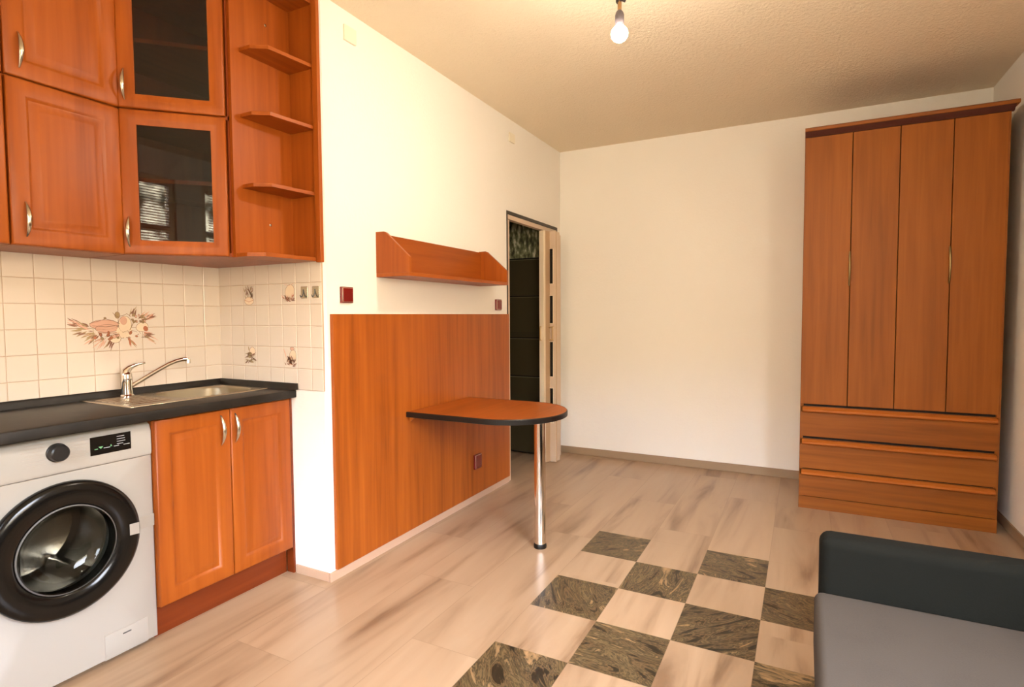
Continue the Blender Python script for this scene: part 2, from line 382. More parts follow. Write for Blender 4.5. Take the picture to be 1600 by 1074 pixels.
def blob(mb, P, a, b, ra, rb, m, h, rot=0, n=20, outline=True, a0=0, a1=2*math.pi):
    pts = []
    for i in range(n):
        t = 2*math.pi*i/n; x, y = ra*math.cos(t), rb*math.sin(t); pts.append((a+x*math.cos(rot)-y*math.sin(rot), b+x*math.sin(rot)+y*math.cos(rot)))
    if m is not None: mb.add([P(x, y, h) for x, y in pts], [range(n)], m)
    if outline: stroke(mb, P, pts+[pts[0]], .0012, 2, h+.0001)
DM = ['tile_white', 'decor_pink', 'decor_line', 'decor_olive', 'decor_cream', 'decor_red']
# long wall: (a = y, b = z)
PL = lambda a, b, h: (XL+.003+h, a, b)
t = MB(); yg = [1.835-.0965*k for k in range(14)]
for k in range(13):
    for j in range(6): tile(t, PL, yg[k+1], yg[k], TZ[j], TZ[j+1] if j < 5 else 1.470)
h = .0052; R = random.Random(3)
YC, ZM = 1.352, 1.162      # centre of the printed still life, drawn in metres about it
Q = lambda a, b, hh: PL(YC+a, ZM+b, hh)
rr = R.uniform
for a, b, ang, n, cols in ((-.115, .0, 2.75, 9, (1, 2, 3)), (-.145, .012, 2.7, 12, (1, 2, 5)), (-.13, -.012, 3.3, 8, (3, 2)), (-.10, -.022, 3.35, 10, (3, 2, 1)), (-.085, -.035, 3.75, 12, (3, 1, 2)), (.085, .035, .55, 14, (3, 1, 2)), (.12, .035, .45, 9, (1, 5, 2)),
                        (.055, .05, 1.2, 8, (3, 2)), (.11, -.03, -.25, 8, (5, 2, 1)), (.12, -.045, -.5, 7, (1, 3)), (-.03, -.055, -2.0, 9, (3, 2)), (.04, -.05, -1.2, 6, (3, 5)), (-.06, -.05, -2.4, 10, (3, 1))):
    for i in range(n):
        l = rr(.020, .052); leaf(t, Q, a+rr(-.012, .012), b+rr(-.010, .010), ang+rr(-.35, .35), l, rr(.003, .008), R.choice(cols), h+rr(0, .0003))
blob(t, Q, -.055, .012, .055, .020, 1, h+.0004)                       # tureen lid and bowl
stroke(t, Q, [(-.11, .018), (-.08, .026), (-.05, .036), (-.02, .028), (.005, .016)], .0016, 2, h+.0006)
blob(t, Q, -.052, .039, .005, .004, 3, h+.0006)
blob(t, Q, -.045, -.004, .045, .016, 1, h+.0005); stroke(t, Q, [(-.10, .008), (-.05, .003), (.0, .008)], .0015, 2, h+.0007)
stroke(t, Q, [(-.08, -.020), (-.04, -.024), (.0, -.022)], .003, 5, h+.0007)
blob(t, Q, .025, .012, .026, .036, 4, h+.0006); blob(t, Q, .022, -.018, .032, .028, 4, h+.0007, outline=False)   # jug
stroke(t, Q, [(.003, .047), (.018, .050), (.034, .058), (.050, .046)], .0016, 2, h+.0008); stroke(t, Q, [(.050, .036), (.060, .020), (.050, .0), (.044, -.012)], .003, 3, h+.0008)
blob(t, Q, .020, .028, .014, .018, 1, h+.0008, outline=False)
blob(t, Q, -.004, .052, .010, .014, 3, h+.0005); stroke(t, Q, [(-.022, .062), (-.012, .050), (.004, .042)], .0015, 2, h+.0008)
blob(t, Q, -.015, -.048, .022, .018, 4, h+.0008); blob(t, Q, .095, .0, .026, .020, 4, h+.0008, rot=.3); blob(t, Q, .110, -.008, .010, .012, 5, h+.0009, rot=.5, outline=False)
for i in range(16): blob(t, Q, rr(-.10, .12), rr(-.055, -.022), rr(.004, .009), rr(.003, .007), R.choice((3, 5, 1)), h+.0009+i*.00001, rot=rr(0, 3))
for i in range(14): blob(t, Q, rr(.05, .11), rr(.020, .055), rr(.003, .007), rr(.003, .006), R.choice((3, 1, 3)), h+.0009+i*.00001, rot=rr(0, 3))
for i in range(14):
    a, b = rr(-.12, .11), rr(-.055, -.02); stroke(t, Q, [(a, b), (a+rr(-.02, .02), b+rr(-.008, .008)), (a+rr(-.03, .03), b+rr(-.012, .012))], .0012, 2, h+.0011)
struct(t.build('trim_1', DM, smooth=False)); struct(MB().box(XL, XL+.0065, .58, 1.83, .85, 1.47).build('trim_2', 'grout', smooth=False))
# short wall: (a = x, b = z)
PS = lambda a, b, h: (a, YS-.003-h, b)
t = MB(); xg = [-2.598+.0905*k for k in range(8)] + [-1.894]
for k in range(8):
    for j in range(6): tile(t, PS, xg[k], min(xg[k+1], -1.894), TZ[j], TZ[j+1] if j < 5 else 1.470)
def motif(a, b, seed, kind):
    R = random.Random(seed); q = lambda x, y, hh: PS(a+x*1.35, b+y*1.22, hh); rr = R.uniform
    if kind == 0:      # basket of herbs
        blob(t, q, 0, -.022, .024, .016, 4, h); stroke(t, q, [(-.024, -.018), (0, -.026), (.024, -.018)], .0016, 5, h+.0003)
        for i in range(34): leaf(t, q, rr(-.024, .024), rr(-.014, .024), rr(.9, 2.3), rr(.012, .022), rr(.003, .005), R.choice((2, 3, 2)), h+.0004)
    if kind == 1:      # pear with leaves
        blob(t, q, .005, .008, .022, .028, 4, h, rot=-.3); stroke(t, q, [(-.02, .036), (0, .032), (.022, .038)], .0018, 1, h+.0003)
        for i in range(24): leaf(t, q, rr(-.022, .022), rr(-.030, -.012), rr(-.8, 2.8), rr(.012, .024), rr(.003, .006), R.choice((2, 1, 5)), h+.0004)
    if kind == 2:      # onions and leaves
        blob(t, q, .010, .018, .015, .018, 4, h); blob(t, q, -.004, .004, .012, .012, 3, h+.0002)
        for i in range(26): leaf(t, q, rr(-.012, .012), rr(-.022, .014), rr(2.4, 4.4) if i % 2 else rr(-.7, .6), rr(.014, .028), rr(.003, .006), R.choice((2, 3)), h+.0004)
        leaf(t, q, -.006, .018, 1.8, .022, .006, 3, h+.0003)
    if kind == 3:      # flask and peppers
        blob(t, q, .012, .006, .016, .024, 4, h, rot=-.2); blob(t, q, .010, .034, .010, .006, 1, h+.0002)
        for i in range(24): leaf(t, q, rr(-.02, .014), rr(-.034, -.006), rr(-.6, 2.6), rr(.012, .026), rr(.003, .006), R.choice((2, 5, 2)), h+.0004)
        leaf(t, q, -.018, -.004, 1.9, .044, .005, 1, h+.0003)
for k, j, kd in ((2, 4, 0), (5, 4, 1), (2, 1, 2), (5, 1, 3)): motif((xg[k]+xg[k+1])/2, (TZ[j]+TZ[j+1])/2, k*10+j, kd)
struct(t.build('trim_3', DM, smooth=False)); struct(MB().box(XL+.007, -1.893, YS-.0065, YS, .868, 1.47).build('trim_4', 'grout', smooth=False))

for x0, x1, lab in ((-2.019, -1.977, 'square steel stick-on hook beside the pear tile, the left of the pair'), (-1.9475, -1.9055, 'square steel stick-on hook at the tiled wall edge, the right of the pair')):
    o = thing('wall_hook', lab, 'hook', ((x0+x1)/2, YS-.009, 1.312), group='steel hooks on the tiles')
    MB().box(x0, x1, YS-.0115, YS-.0085, 1.285, 1.338).build('hook_plate', 'nickel', o, bevel=.002)
    xm = x0+.018
    MB().tube([(xm-.002, YS-.012, 1.325), (xm, YS-.014, 1.308), (xm, YS-.020, 1.294), (xm, YS-.028, 1.291), (xm, YS-.032, 1.300)], [.002, .0025, .003, .0028, .002]).build('hook_prong', 'rubber_grey', o)

# ------------------------------------------------------------------ doors and handles
SOLID = [(0, 0), (0, .013), (.002, .0165), (.006, .018), (.050, .018), (.056, .0155), (.060, .010), (.066, .0095), (.088, .0165), (.092, .017)]
def arch(mb, O, V, Nn, ln, rise, r=.0068, flat=.8):
    O, V, Nn = Vector(O), Vector(V), Vector(Nn); side = V.cross(Nn); path = []; rad = []
    for i in range(17):
        t = i/16; path.append(O+V*(ln*t)+Nn*(rise*math.sin(math.pi*t)**.8 if 0 < t < 1 else 0)); rad.append(r*(.42+.75*math.sin(math.pi*t)))
    path[0] = O; path[-1] = O+V*ln
    mb.tube(path, rad, n=10, flat=flat, ref=tuple(Nn))
def cab_door(root, O, U, Nn, w, hgt, hand, solid=True, vmat='cherry_v', local=False):
    d = MB(); V = Vector((0, 0, 1)); U, Nn, O = Vector(U), Vector(Nn), Vector(O)
    if solid:
        d.nested(O, U, V, Nn, w, hgt, SOLID); do = d.build('door', vmat, root, local=local, angle=60)
    else:
        rings = [(0, 0), (0, .013), (.002, .0165), (.006, .018), (.030, .018), (.036, .0165), (.050, .009), (.055, .009), (.055, 0), (0, 0)]
        d.nested(O, U, V, Nn, w, hgt, rings, cap=False, back=False); do = d.build('door', vmat, root, local=local, angle=60)
        P = lambda a, b, n: tuple(O+U*a+V*b+Nn*n)
        g = MB(); a0, a1, b0, b1 = .054, w-.054, .054, hgt-.054
        g.add([P(a0, b0, .004), P(a1, b0, .004), P(a1, b1, .004), P(a0, b1, .004)], [(0, 1, 2, 3)])
        g.build('glass_pane', 'smoked_glass', do, local=local)
    a, z0, ln = hand; hb = MB(); arch(hb, O+U*a+V*z0+Nn*.017, V, Nn, ln, .024)
    hb.build('handle', 'nickel', do, local=local)
    return do
X1, Y1, Z1 = Vector((1, 0, 0)), Vector((0, 1, 0)), Vector((0, 0, 1))

# base cabinet with two doors
bc = thing('base_cabinet', 'cherry-wood base cabinet with two doors under the sink', 'cabinet', (-2.35, 1.51, 0))
b = MB(); b.box(-2.595, -2.120, 1.203, 1.219, .122, .828); b.box(-2.595, -2.120, 1.799, 1.815, .122, .828); b.box(-2.595, -2.120, 1.219, 1.799, .122, .138); b.box(-2.595, -2.585, 1.219, 1.799, .106, .828)
b.box(-2.140, -2.124, 1.219, 1.799, .81, .828)
b.box(-2.55, -2.165, 1.203, 1.219, 0, .122); b.box(-2.55, -2.165, 1.795, 1.811, 0, .122)
b.build('body', 'cherry_v', bc, smooth=False)
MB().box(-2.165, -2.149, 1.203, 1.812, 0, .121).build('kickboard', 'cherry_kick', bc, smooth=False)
cab_door(bc, (-2.118, 1.204, .124), Y1, X1, .303, .700, (.262, .556, .122))
cab_door(bc, (-2.118, 1.510, .124), Y1, X1, .303, .700, (.020, .556, .122))
MB().box(-2.150, -2.107, 1.8175, 1.8285, 0, .828).build('filler_strip', 'cherry_kick', bc, smooth=False)

# worktop, built round the sink cut-out
wt = thing('worktop', 'long black worktop with raised back edge over the washing machine', 'worktop', (-2.35, 1.0, .830))
SX0, SX1, SY0, SY1 = -2.575, -2.205, 1.180, 1.790          # sink plate
HX0, HX1, HY0, HY1 = -2.545, -2.228, 1.400, 1.765          # hole
b = MB(); x0, x1 = XL+.001, -2.075
def slab(mb, x0, x1, y0, y1, z0=.830, z1=.868): mb.box(x0, x1, y0, y1, z0, z1)
b.prism([(x0, .830), (x1-.004, .830), (x1, .834), (x1, .858), (x1-.003, .865), (x1-.010, .868), (x0, .868)], 'Y', .05, HY0)
b.box(x0, HX0, HY0, HY1, .830, .868)
b.prism([(HX1, .830), (x1-.004, .830), (x1, .834), (x1, .858), (x1-.003, .865), (x1-.010, .868), (HX1, .868)], 'Y', HY0, HY1)
b.prism([(x0, .830), (x1-.004, .830), (x1, .834), (x1, .858), (x1-.003, .865), (x1-.010, .868), (x0, .868)], 'Y', HY1, 1.8285)
b.build('slab', 'worktop', wt)
b = MB(); b.prism([(XL+.009, .868), (XL+.026, .868), (XL+.022, .890), (XL+.016, .898), (XL+.009, .898)], 'Y', .05, 1.805)
b.prism([(1.819, .868), (1.800, .868), (1.804, .890), (1.810, .898), (1.819, .898)], 'X', XL+.009, -2.052)
b.build('upstand', 'worktop', wt)

# sink
def rrect(x0, x1, y0, y1, r, z, n=8):
    pts = []
    for cx, cy, a0 in ((x1-r, y1-r, 0), (x0+r, y1-r, 90), (x0+r, y0+r, 180), (x1-r, y0+r, 270)):
        for i in range(n+1):
            a = math.radians(a0+90*i/n); pts.append((cx+r*math.cos(a), cy+r*math.sin(a), z))
    return pts
sk = thing('kitchen_sink', 'stainless steel inset sink with bowl and drainer in the black worktop', 'sink', (-2.39, 1.49, .868))
s = MB()
s.loops([rrect(SX0, SX1, SY0, SY1, .012, .8682), rrect(SX0, SX1, SY0, SY1, .012, .8705), rrect(SX0+.003, SX1-.003, SY0+.003, SY1-.003, .012, .8725),
         rrect(SX0+.012, SX1-.012, SY0+.012, SY1-.012, .012, .8712), rrect(SX0+.034, SX1-.022, SY0+.230, SY1-.028, .09, .8710), rrect(SX0+.040, SX1-.028, SY0+.238, SY1-.034, .09, .8690)], 0)
s.build('rim_and_drainer', 'steel', sk, angle=70)
s = MB()
s.loops([rrect(SX0+.040, SX1-.028, SY0+.238, SY1-.034, .09, .8690), rrect(SX0+.044, SX1-.032, SY0+.242, SY1-.038, .09, .860),
         rrect(SX0+.050, SX1-.038, SY0+.248, SY1-.044, .09, .765), rrect(SX0+.075, SX1-.063, SY0+.275, SY1-.07, .07, .742),
         rrect(SX0+.10, SX1-.09, SY0+.31, SY1-.10, .05, .740)], 0, False, True)
s.build('bowl', 'steel_bowl', sk, angle=70)
s = MB()
for k in range(6):
    xx = SX0+.065+k*.046; s.tube([(xx, SY0+.030, .8700), (xx, SY0+.060, .8712), (xx, SY0+.160, .8712), (xx, SY0+.20, .8700)], .008, n=10, flat=.28)
s.build('drainer_ribs', 'steel', sk)
MB().lathe([(.0, .7422), (.030, .7422), (.034, .7445), (.022, .7455), (.0, .7440)], (-2.39, 1.58, 0), cap0=False, cap1=False, n=24).build('drain', 'chrome', sk)

fa = thing('faucet', 'chrome mixer tap with lever and long raised spout beside the sink bowl', 'tap', (-2.515, 1.335, .871))
fx, fy = -2.515, 1.335
MB().lathe([(.026, .8712), (.026, .877), (.021, .882), (.0195, .93), (.0205, .932), (.0205, .955), (.0200, .957), (.020, .968), (.012, .978), (0, .980)], (fx, fy, 0), n=28).build('body', 'chrome', fa)
lv = MB(); lv.tube([(fx, fy-.004, .962), (fx, fy-.001, .978), (fx+.002, fy+.012, .992), (fx+.004, fy+.030, 1.001), (fx+.006, fy+.050, 1.006), (fx+.008, fy+.072, 1.009)], [.019, .0175, .012, .0075, .0055, .004], n=14, flat=.8, ref=(1, 0, 0))
lv.build('lever', 'chrome', fa)
sp = MB(); pth = []; 
for y, z in ((.010, .912), (.045, .932), (.09, .957), (.13, .979), (.165, .997), (.195, 1.008), (.220, 1.013), (.240, 1.014)): pth.append((fx+y*.12, fy+y, z))
sp.tube(pth, [.009]*6+[.009, .0095], n=14, ref=(1, 0, 0)); sp.lathe([(.0105, .994), (.0105, 1.014), (.008, 1.018)], (fx+.03, fy+.247, 0), n=18)
sp.build('spout', 'chrome', fa)

# ------------------------------------------------------------------ washing machine
wm = thing('washing_machine', 'white front-loading washing machine with black porthole ring under the worktop', 'washing machine', (-2.37, .92, 0))
WY0, WY1, WXF, WZ0, WZ1 = .632, 1.2015, -2.120, .016, .822
cy, cz = .918, .455
b = MB(); n = 64
def sq(y0, y1, z0, z1, x):
    pts = []
    for i in range(n):
        a = 2*math.pi*(i+.5)/n; c, s0 = math.cos(a), math.sin(a)
        t = min((y1-cy)/c if c > 0 else (y0-cy)/c if c < 0 else 9, (z1-cz)/s0 if s0 > 0 else (z0-cz)/s0 if s0 < 0 else 9)
        pts.append((x, cy+c*t, cz+s0*t))
    # snap the nearest point to each corner
    for Y, Z in ((y0, z0), (y0, z1), (y1, z0), (y1, z1)):
        k = min(range(n), key=lambda i: (pts[i][1]-Y)**2+(pts[i][2]-Z)**2); pts[k] = (x, Y, Z)
    return pts
circ = lambda r, x: [(x, cy+r*math.cos(2*math.pi*(i+.5)/n), cz+r*math.sin(2*math.pi*(i+.5)/n)) for i in range(n)]
ZP = .700
b.loops([sq(WY0, WY1, WZ0, ZP, -2.590), sq(WY0, WY1, WZ0, ZP, WXF-.006), sq(WY0+.006, WY1-.006, WZ0+.004, ZP, WXF), circ(.190, WXF), circ(.186, WXF-.03)], 0, True, False)
b.build('body', 'white_enamel', wm, angle=50)
b = MB(); b.prism([(-2.590, ZP), (WXF, ZP), (WXF+.004, ZP+.012), (WXF+.003, .790), (WXF-.006, .812), (WXF-.022, WZ1), (-2.590, WZ1)], 'Y', WY0, WY1)
b.build('control_panel', 'white_enamel', wm, bevel=.006, seg=3)
XP = WXF+.0042
b = MB()
for sy, ln in ((-1, .062), (1, .062)):
    for k in range(7):
        z = .806-k*.0105 if sy > 0 else .808-k*.0110
        y = cy-.012+sy*.030
        b.box(XP, XP+.0006, min(y, y+sy*ln*(1 if k % 3 else .85)), max(y, y+sy*ln*(1 if k % 3 else .85)), z-.0007, z+.0004)
for z in (.8105, .7335): b.box(XP, XP+.0006, cy-.026, cy-.002, z-.0006, z+.0006)
b.build('programme_markings', 'print_grey', wm, smooth=False)
kn = MB(); kn.lathe([(.030, XP-.002), (.030, XP+.004), (.0275, XP+.006), (.026, XP+.024), (.022, XP+.028), (0, XP+.028)], (0, cy-.012, .772), 'X', n=36, cap1=False)
kn.build('programme_knob', 'knob_black', wm)
dp = MB().box(XP-.001, XP+.002, 1.000, 1.128, .738, .800).build('display', 'gloss_black', wm, bevel=.001)
b = MB()
for k in range(4): b.box(XP+.002, XP+.0024, 1.082, 1.082+(.024, .026, .027, .020)[k], .789-k*.0085, .7903-k*.0085)
for y, l in ((1.040, .020), (1.072, .016), (1.103, .020)): b.box(XP+.002, XP+.0024, y, y+l, .7575, .7590)
b.build('display_text', 'led_white', dp, smooth=False)
MB().box(XP+.002, XP+.0024, 1.012, 1.022, .7570, .7595).build('display_symbol', 'led_green', dp, smooth=False)
MB().prism([(1.024, .765), (1.039, .765), (1.0315, .757)], 'X', XP+.002, XP+.0024).build('display_symbol', 'led_green', dp, smooth=False)
MB().prism([(1.060, .760), (1.066, .760), (1.063, .767)], 'X', XP+.002, XP+.0024).build('display_symbol', 'led_green', dp, smooth=False)
pd = MB(); pd.lathe([(.216, WXF+.0005), (.220, WXF+.012), (.218, WXF+.026), (.208, WXF+.033), (.190, WXF+.036), (.165, WXF+.034), (.148, WXF+.028), (.140, WXF+.020), (.136, WXF-.012), (.150, WXF-.012), (.175, WXF+.0005), (.216, WXF+.0005)], (0, cy, cz), 'X', n=72, cap0=False, cap1=False)
pdo = pd.build('porthole_door', 'gloss_black', wm, angle=50)
MB().lathe([(.141, WXF+.022), (.139, WXF+.026), (.134, WXF+.027), (.128, WXF+.014), (.122, WXF-.010), (.105, WXF-.028), (.07, WXF-.038), (0, WXF-.043)], (0, cy, cz), 'X', n=56, cap0=False, cap1=False).build('glass_bowl', 'porthole_glass', pdo)
MB().lathe([(.1405, WXF+.021), (.142, WXF+.026), (.138, WXF+.028)], (0, cy, cz), 'X', n=56, cap0=False, cap1=False).build('glass_rim', 'rubber_grey', pdo)
dr = MB(); dr.lathe([(.150, WXF-.030), (.165, WXF-.036), (.178, WXF-.060), (.182, WXF-.10), (.182, WXF-.30), (.165, WXF-.32), (.05, WXF-.335), (.0, WXF-.335)], (0, cy, cz), 'X', n=56, cap0=False, cap1=False)
dro = dr.build('drum', 'drum_steel', wm)
for k in range(3):
    a = math.radians(62+120*k); pb = MB(); ca, sa = math.cos(a), math.sin(a); rings = []
    for x in (WXF-.07, WXF-.12, WXF-.22, WXF-.30):
        hh = .055 if -2.4 < x < -2.2 else .04
        rings.append([(x, cy+ca*r_-sa*q_, cz+sa*r_+ca*q_) for r_, q_ in ((.181, -.035), (.155, -.022), (.181-hh, 0), (.155, .022), (.181, .035))])
    pb.loops(rings, 0, True, True); pb.build('paddle', 'drum_steel', dro, bevel=.006)
for k in range(3):
    a = math.radians(20+120*k); ca, sa = math.cos(a), math.sin(a)
    MB().tube([(WXF-.322, cy+ca*.02, cz+sa*.02), (WXF-.315, cy+ca*.09, cz+sa*.09), (WXF-.305, cy+ca*.160, cz+sa*.160)], [.020, .017, .024], n=12, flat=.6, ref=(1, 0, 0)).build('drum_spoke', 'drum_steel', dro)
MB().lathe([(.186, WXF-.03), (.176, WXF-.034), (.158, WXF-.012), (.150, WXF-.020), (.152, WXF-.045), (.150, WXF-.055)], (0, cy, cz), 'X', n=56, cap0=False, cap1=False).build('door_seal', 'rubber_grey', wm)
MB().box(WXF-.0005, WXF+.0008, 1.140, 1.200, .436, .481).build('tape', 'tape', wm, smooth=False)
b = MB(); b.add([(WXF+.0385, 1.096, .440), (WXF+.0372, 1.128, .437), (WXF+.0372, 1.128, .477), (WXF+.0385, 1.096, .479), (WXF+.0370, 1.096, .440), (WXF+.0355, 1.128, .437), (WXF+.0355, 1.128, .477), (WXF+.0370, 1.096, .479)],
      [(0, 1, 2, 3), (7, 6, 5, 4), (0, 4, 5, 1), (1, 5, 6, 2), (2, 6, 7, 3), (3, 7, 4, 0)]); b.build('tape', 'tape', pdo, smooth=False)
fl = MB(); fl.nested((WXF, 1.022, .018), Y1, Z1, X1, .140, .086, [(0, .0), (0, .0012), (.0016, .0020)]); flo = fl.build('filter_flap', 'white_enamel', wm)
fl = MB(); 
for y0, y1_, z0, z1_ in ((1.0205, 1.0218, .017, .105), (1.1622, 1.1635, .017, .105), (1.0205, 1.1635, .1042, .1054)): fl.box(WXF-.001, WXF+.0009, y0, y1_, z0, z1_)
fl.build('flap_seam', 'print_grey', wm, smooth=False)
MB().box(WXF+.002, WXF+.0045, 1.078, 1.106, .084, .089).build('flap_slot', 'rubber_grey', flo, bevel=.001)
b = MB()
b.box(WXF-.0005, WXF+.0006, WY0+.006, WY1-.006, .6985, .6998); b.build('panel_seam', 'print_grey', wm, smooth=False)
for x in (-2.55, -2.17):
    for y in (.67, 1.165): MB().lathe([(.022, 0), (.022, .010), (.014, .012), (.014, .018)], (x, y, 0), n=16).build('foot', 'rubber_grey', wm)

# ------------------------------------------------------------------ upper cabinets
def wall_cabinet(y0, y1, lab):
    r = thing('wall_cabinet', lab, 'cabinet', (-2.46, (y0+y1)/2, 1.446), group='upper kitchen cabinets')
    b = MB(); b.box(-2.592, -2.338, y0+.001, y0+.017, 1.446, 2.555); b.box(-2.592, -2.338, y1-.017, y1-.001, 1.446, 2.555)
    for z in (1.446, 1.992, 2.539): b.box(-2.592, -2.338, y0+.017, y1-.017, z, z+.016)
    b.box(-2.592, -2.586, y0+.017, y1-.017, 1.462, 2.539)
    b.build('body', 'cherry_v', r, smooth=False)
    w_ = y1-y0-.004
    cab_door(r, (-2.336, y0+.002, 1.447), Y1, X1, w_, .549, (.040, .030, .115))
    cab_door(r, (-2.336, y0+.002, 2.002), Y1, X1, w_, .549, (.040, .030, .115))
    return r
wall_cabinet(.895, 1.246, 'cherry-wood wall cabinet with two stacked solid doors above the sink tiles')
wall_cabinet(.545, .893, 'cherry-wood wall cabinet at the left picture edge, only a sliver seen')

# corner cabinet with diagonal glass doors
cc = thing('corner_cabinet', 'diagonal cherry-wood corner cabinet with two smoked glass doors', 'cabinet', (-2.4, 1.6, 1.446), group='upper kitchen cabinets')
A, Bp = Vector((-2.330, 1.2500, 0)), Vector((-2.0715, 1.5085, 0))
poly = [(-2.592, 1.2500), (-2.332, 1.2500), (-2.068, 1.514), (-2.068, 1.818), (-2.592, 1.818)]
b = MB()
for z in (1.446, 1.992, 2.539): b.prism(poly, 'Z', z, z+.016)
b.box(-2.592, -2.332, 1.250, 1.262, 1.462, 2.539); b.box(-2.080, -2.068, 1.514, 1.818, 1.462, 2.539)
b.box(-2.592, -2.586, 1.262, 1.818, 1.462, 2.539); b.box(-2.586, -2.080, 1.812, 1.818, 1.462, 2.539)
b.build('body', 'cherry_in', cc, smooth=False)
for z in (1.730, 2.262):
    b = MB(); b.prism([(-2.584, 1.264), (-2.336, 1.264), (-2.084, 1.516), (-2.084, 1.810), (-2.584, 1.810)], 'Z', z, z+.016); b.build('shelf', 'cherry_y', cc, smooth=False)
D = (Bp-A).normalized(); Nn = Vector((D.y, -D.x, 0)); wl = (Bp-A).length
O0 = A+Nn*.002
for z, in ((1.447,), (2.002,)):
    cab_door(cc, (O0.x, O0.y, z), D, Nn, wl, .549, (.022, .028, .115), solid=False)

# open corner shelf
os_ = thing('open_shelf_unit', 'open cherry-wood end shelf with clipped shelves beside the glass cabinet', 'shelf unit', (-1.98, 1.70, 1.446), group='upper kitchen cabinets')
MB().box(-2.066, -2.050, 1.520, 1.821, 1.446, 2.562).build('side_panel', 'cherry_v', os_, smooth=False)
MB().box(-2.050, -1.904, 1.812, 1.821, 1.446, 2.562).build('back_panel', 'cherry_v', os_, smooth=False)
MB().box(-1.904, -1.872, 1.802, 1.821, 1.440, 2.562).build('edge_strip', 'cherry_v', os_, bevel=.003)
def shelf_poly(y): return [(-2.050, y), (-1.985, y), (-1.925, y+.040), (-1.904, 1.803), (-1.904, 1.812), (-2.050, 1.812)]
for z in (1.730, 2.015, 2.276): MB().prism(shelf_poly(1.560), 'Z', z, z+.015).build('shelf', 'cherry_y', os_, bevel=.001, smooth=False)
for z, nm in ((1.446, 'bottom_board'), (2.546, 'top_board')): MB().prism(shelf_poly(1.522), 'Z', z, z+.016).build(nm, 'cherry_y', os_, bevel=.001, smooth=False)
for z in (2.437, 1.597): MB().lathe([(.006, 0), (.006, .002), (.003, .0025), (.003, .001), (0, .001)], (-2.050, 1.69, z), 'X', n=14, cap1=False).build('screw', 'nickel', os_)

# ------------------------------------------------------------------ wall panel, wall shelf, sockets
MB_panel = MB().box(XW+.0005, XW+.018, 1.858, 3.548, .046, 1.214).build('wall_panel', 'panel_wood', bevel=.0015)
tag(MB_panel, 'large cherry-wood panel covering the lower wall behind the table', 'wall panel')

sh = thing('wall_shelf', 'cherry-wood wall shelf with slanted end panels above the wooden panel', 'shelf', (XW, 2.7, 1.404))
xf = -1.680; y0, y1 = 2.172, 3.180
MB().box(XW+.001, xf, y0, y1, 1.396, 1.414).build('shelf_board', 'cherry_y', sh, bevel=.0015)
MB().box(XW+.001, XW+.015, y0+.016, y1-.016, 1.414, 1.612).build('back_board', 'cherry_y', sh, bevel=.001)
for y in (y0, y1-.016):
    MB().prism([(XW+.001, 1.414), (xf, 1.414), (xf, 1.488), (XW+.065, 1.612), (XW+.050, 1.618), (XW+.001, 1.618)], 'Y', y, y+.016).build('end_panel', 'cherry_v', sh, bevel=.001)

def red_socket(y, z, x, lab, kind, w_=.074, h_=.074):
    r = thing(kind, lab, 'switch' if 'switch' in kind else 'socket', (x, y, z), group='dark red switches and sockets')
    MB().box(x+.0003, x+.014, y-w_/2, y+w_/2, z-h_/2, z+h_/2).build('frame', 'burgundy', r, bevel=.003)
    b = MB(); b.box(x+.0142, x+.0158, y-w_/2+.004, y+w_/2-.004, z-h_/2+.004, z+h_/2-.004); b.build('trim_line', 'burgundy_trim', r, bevel=.0005)
    MB().box(x+.016, x+.019, y-w_/2+.006, y+w_/2-.006, z-h_/2+.006, z+h_/2-.006).build('rocker' if 'switch' in kind else 'cover_plate', 'burgundy', r, bevel=.0012)
red_socket(1.958, 1.302, XW, 'dark red light switch on the white wall near the tiled corner', 'light_switch')
red_socket(3.410, 1.278, XW, 'dark red light switch beside the doorway, above the wooden panel', 'light_switch')
red_socket(3.085, .262, XW+.018, 'dark red wall socket low on the wooden panel under the table', 'wall_socket', .080, .095)
for (ya, yb, za, zb), lab in (((1.975, 2.052, 2.462, 2.532), 'white junction box cover high on the wall beside the kitchen shelves'), ((3.590, 3.670, 2.440, 2.505), 'white junction box cover high on the wall above the doorway')):
    tag(MB().box(XW+.0003, XW+.012, ya, yb, za, zb).build('junction_cover', 'cover_white', bevel=.003), lab, 'junction box', 'white junction covers on the wall')

# ------------------------------------------------------------------ fold-out table
tb = thing('peninsula_table', 'rounded cherry-wood table fixed to the panel with one chrome leg', 'table', (-1.5, 2.68, 0))
def tpoly(ins):
    pts = [(XW+.020, 2.365+ins)]; cy_, rr_ = 2.675, .310-ins; cx = -1.400
    for i in range(33):
        a = -math.pi/2+math.pi*i/32; pts.append((cx+(.305-ins)*math.cos(a), cy_+rr_*math.sin(a)))
    pts.append((XW+.020, 2.985-ins)); return pts
MB().prism(tpoly(.004), 'Z', .668, .6945).build('tabletop', 'cherry_y', tb, bevel=.001)
e = MB(); out_ = tpoly(0); inn = tpoly(.004)
rings = []
for i in range(len(out_)):
    (ox, oy), (ix, iy) = out_[i], inn[i]; rings.append([(ix, iy, .666), (ox, oy, .668), (ox, oy, .691), (ix, iy, .6952)])
e.loops(rings, 0, True, True); e.build('edge_band', 'edge_black', tb)
lx, ly = -1.196, 2.604
MB().lathe([(.0295, .020), (.0295, .660)], (lx, ly, 0), n=36).build('leg', 'chrome', tb)
MB().lathe([(.033, 0), (.034, .010), (.032, .020), (.0298, .024)], (lx, ly, 0), n=36).build('leg_foot', 'edge_black', tb)
MB().lathe([(.0298, .655), (.045, .661), (.048, .668)], (lx, ly, 0), n=36).build('leg_flange', 'chrome', tb)
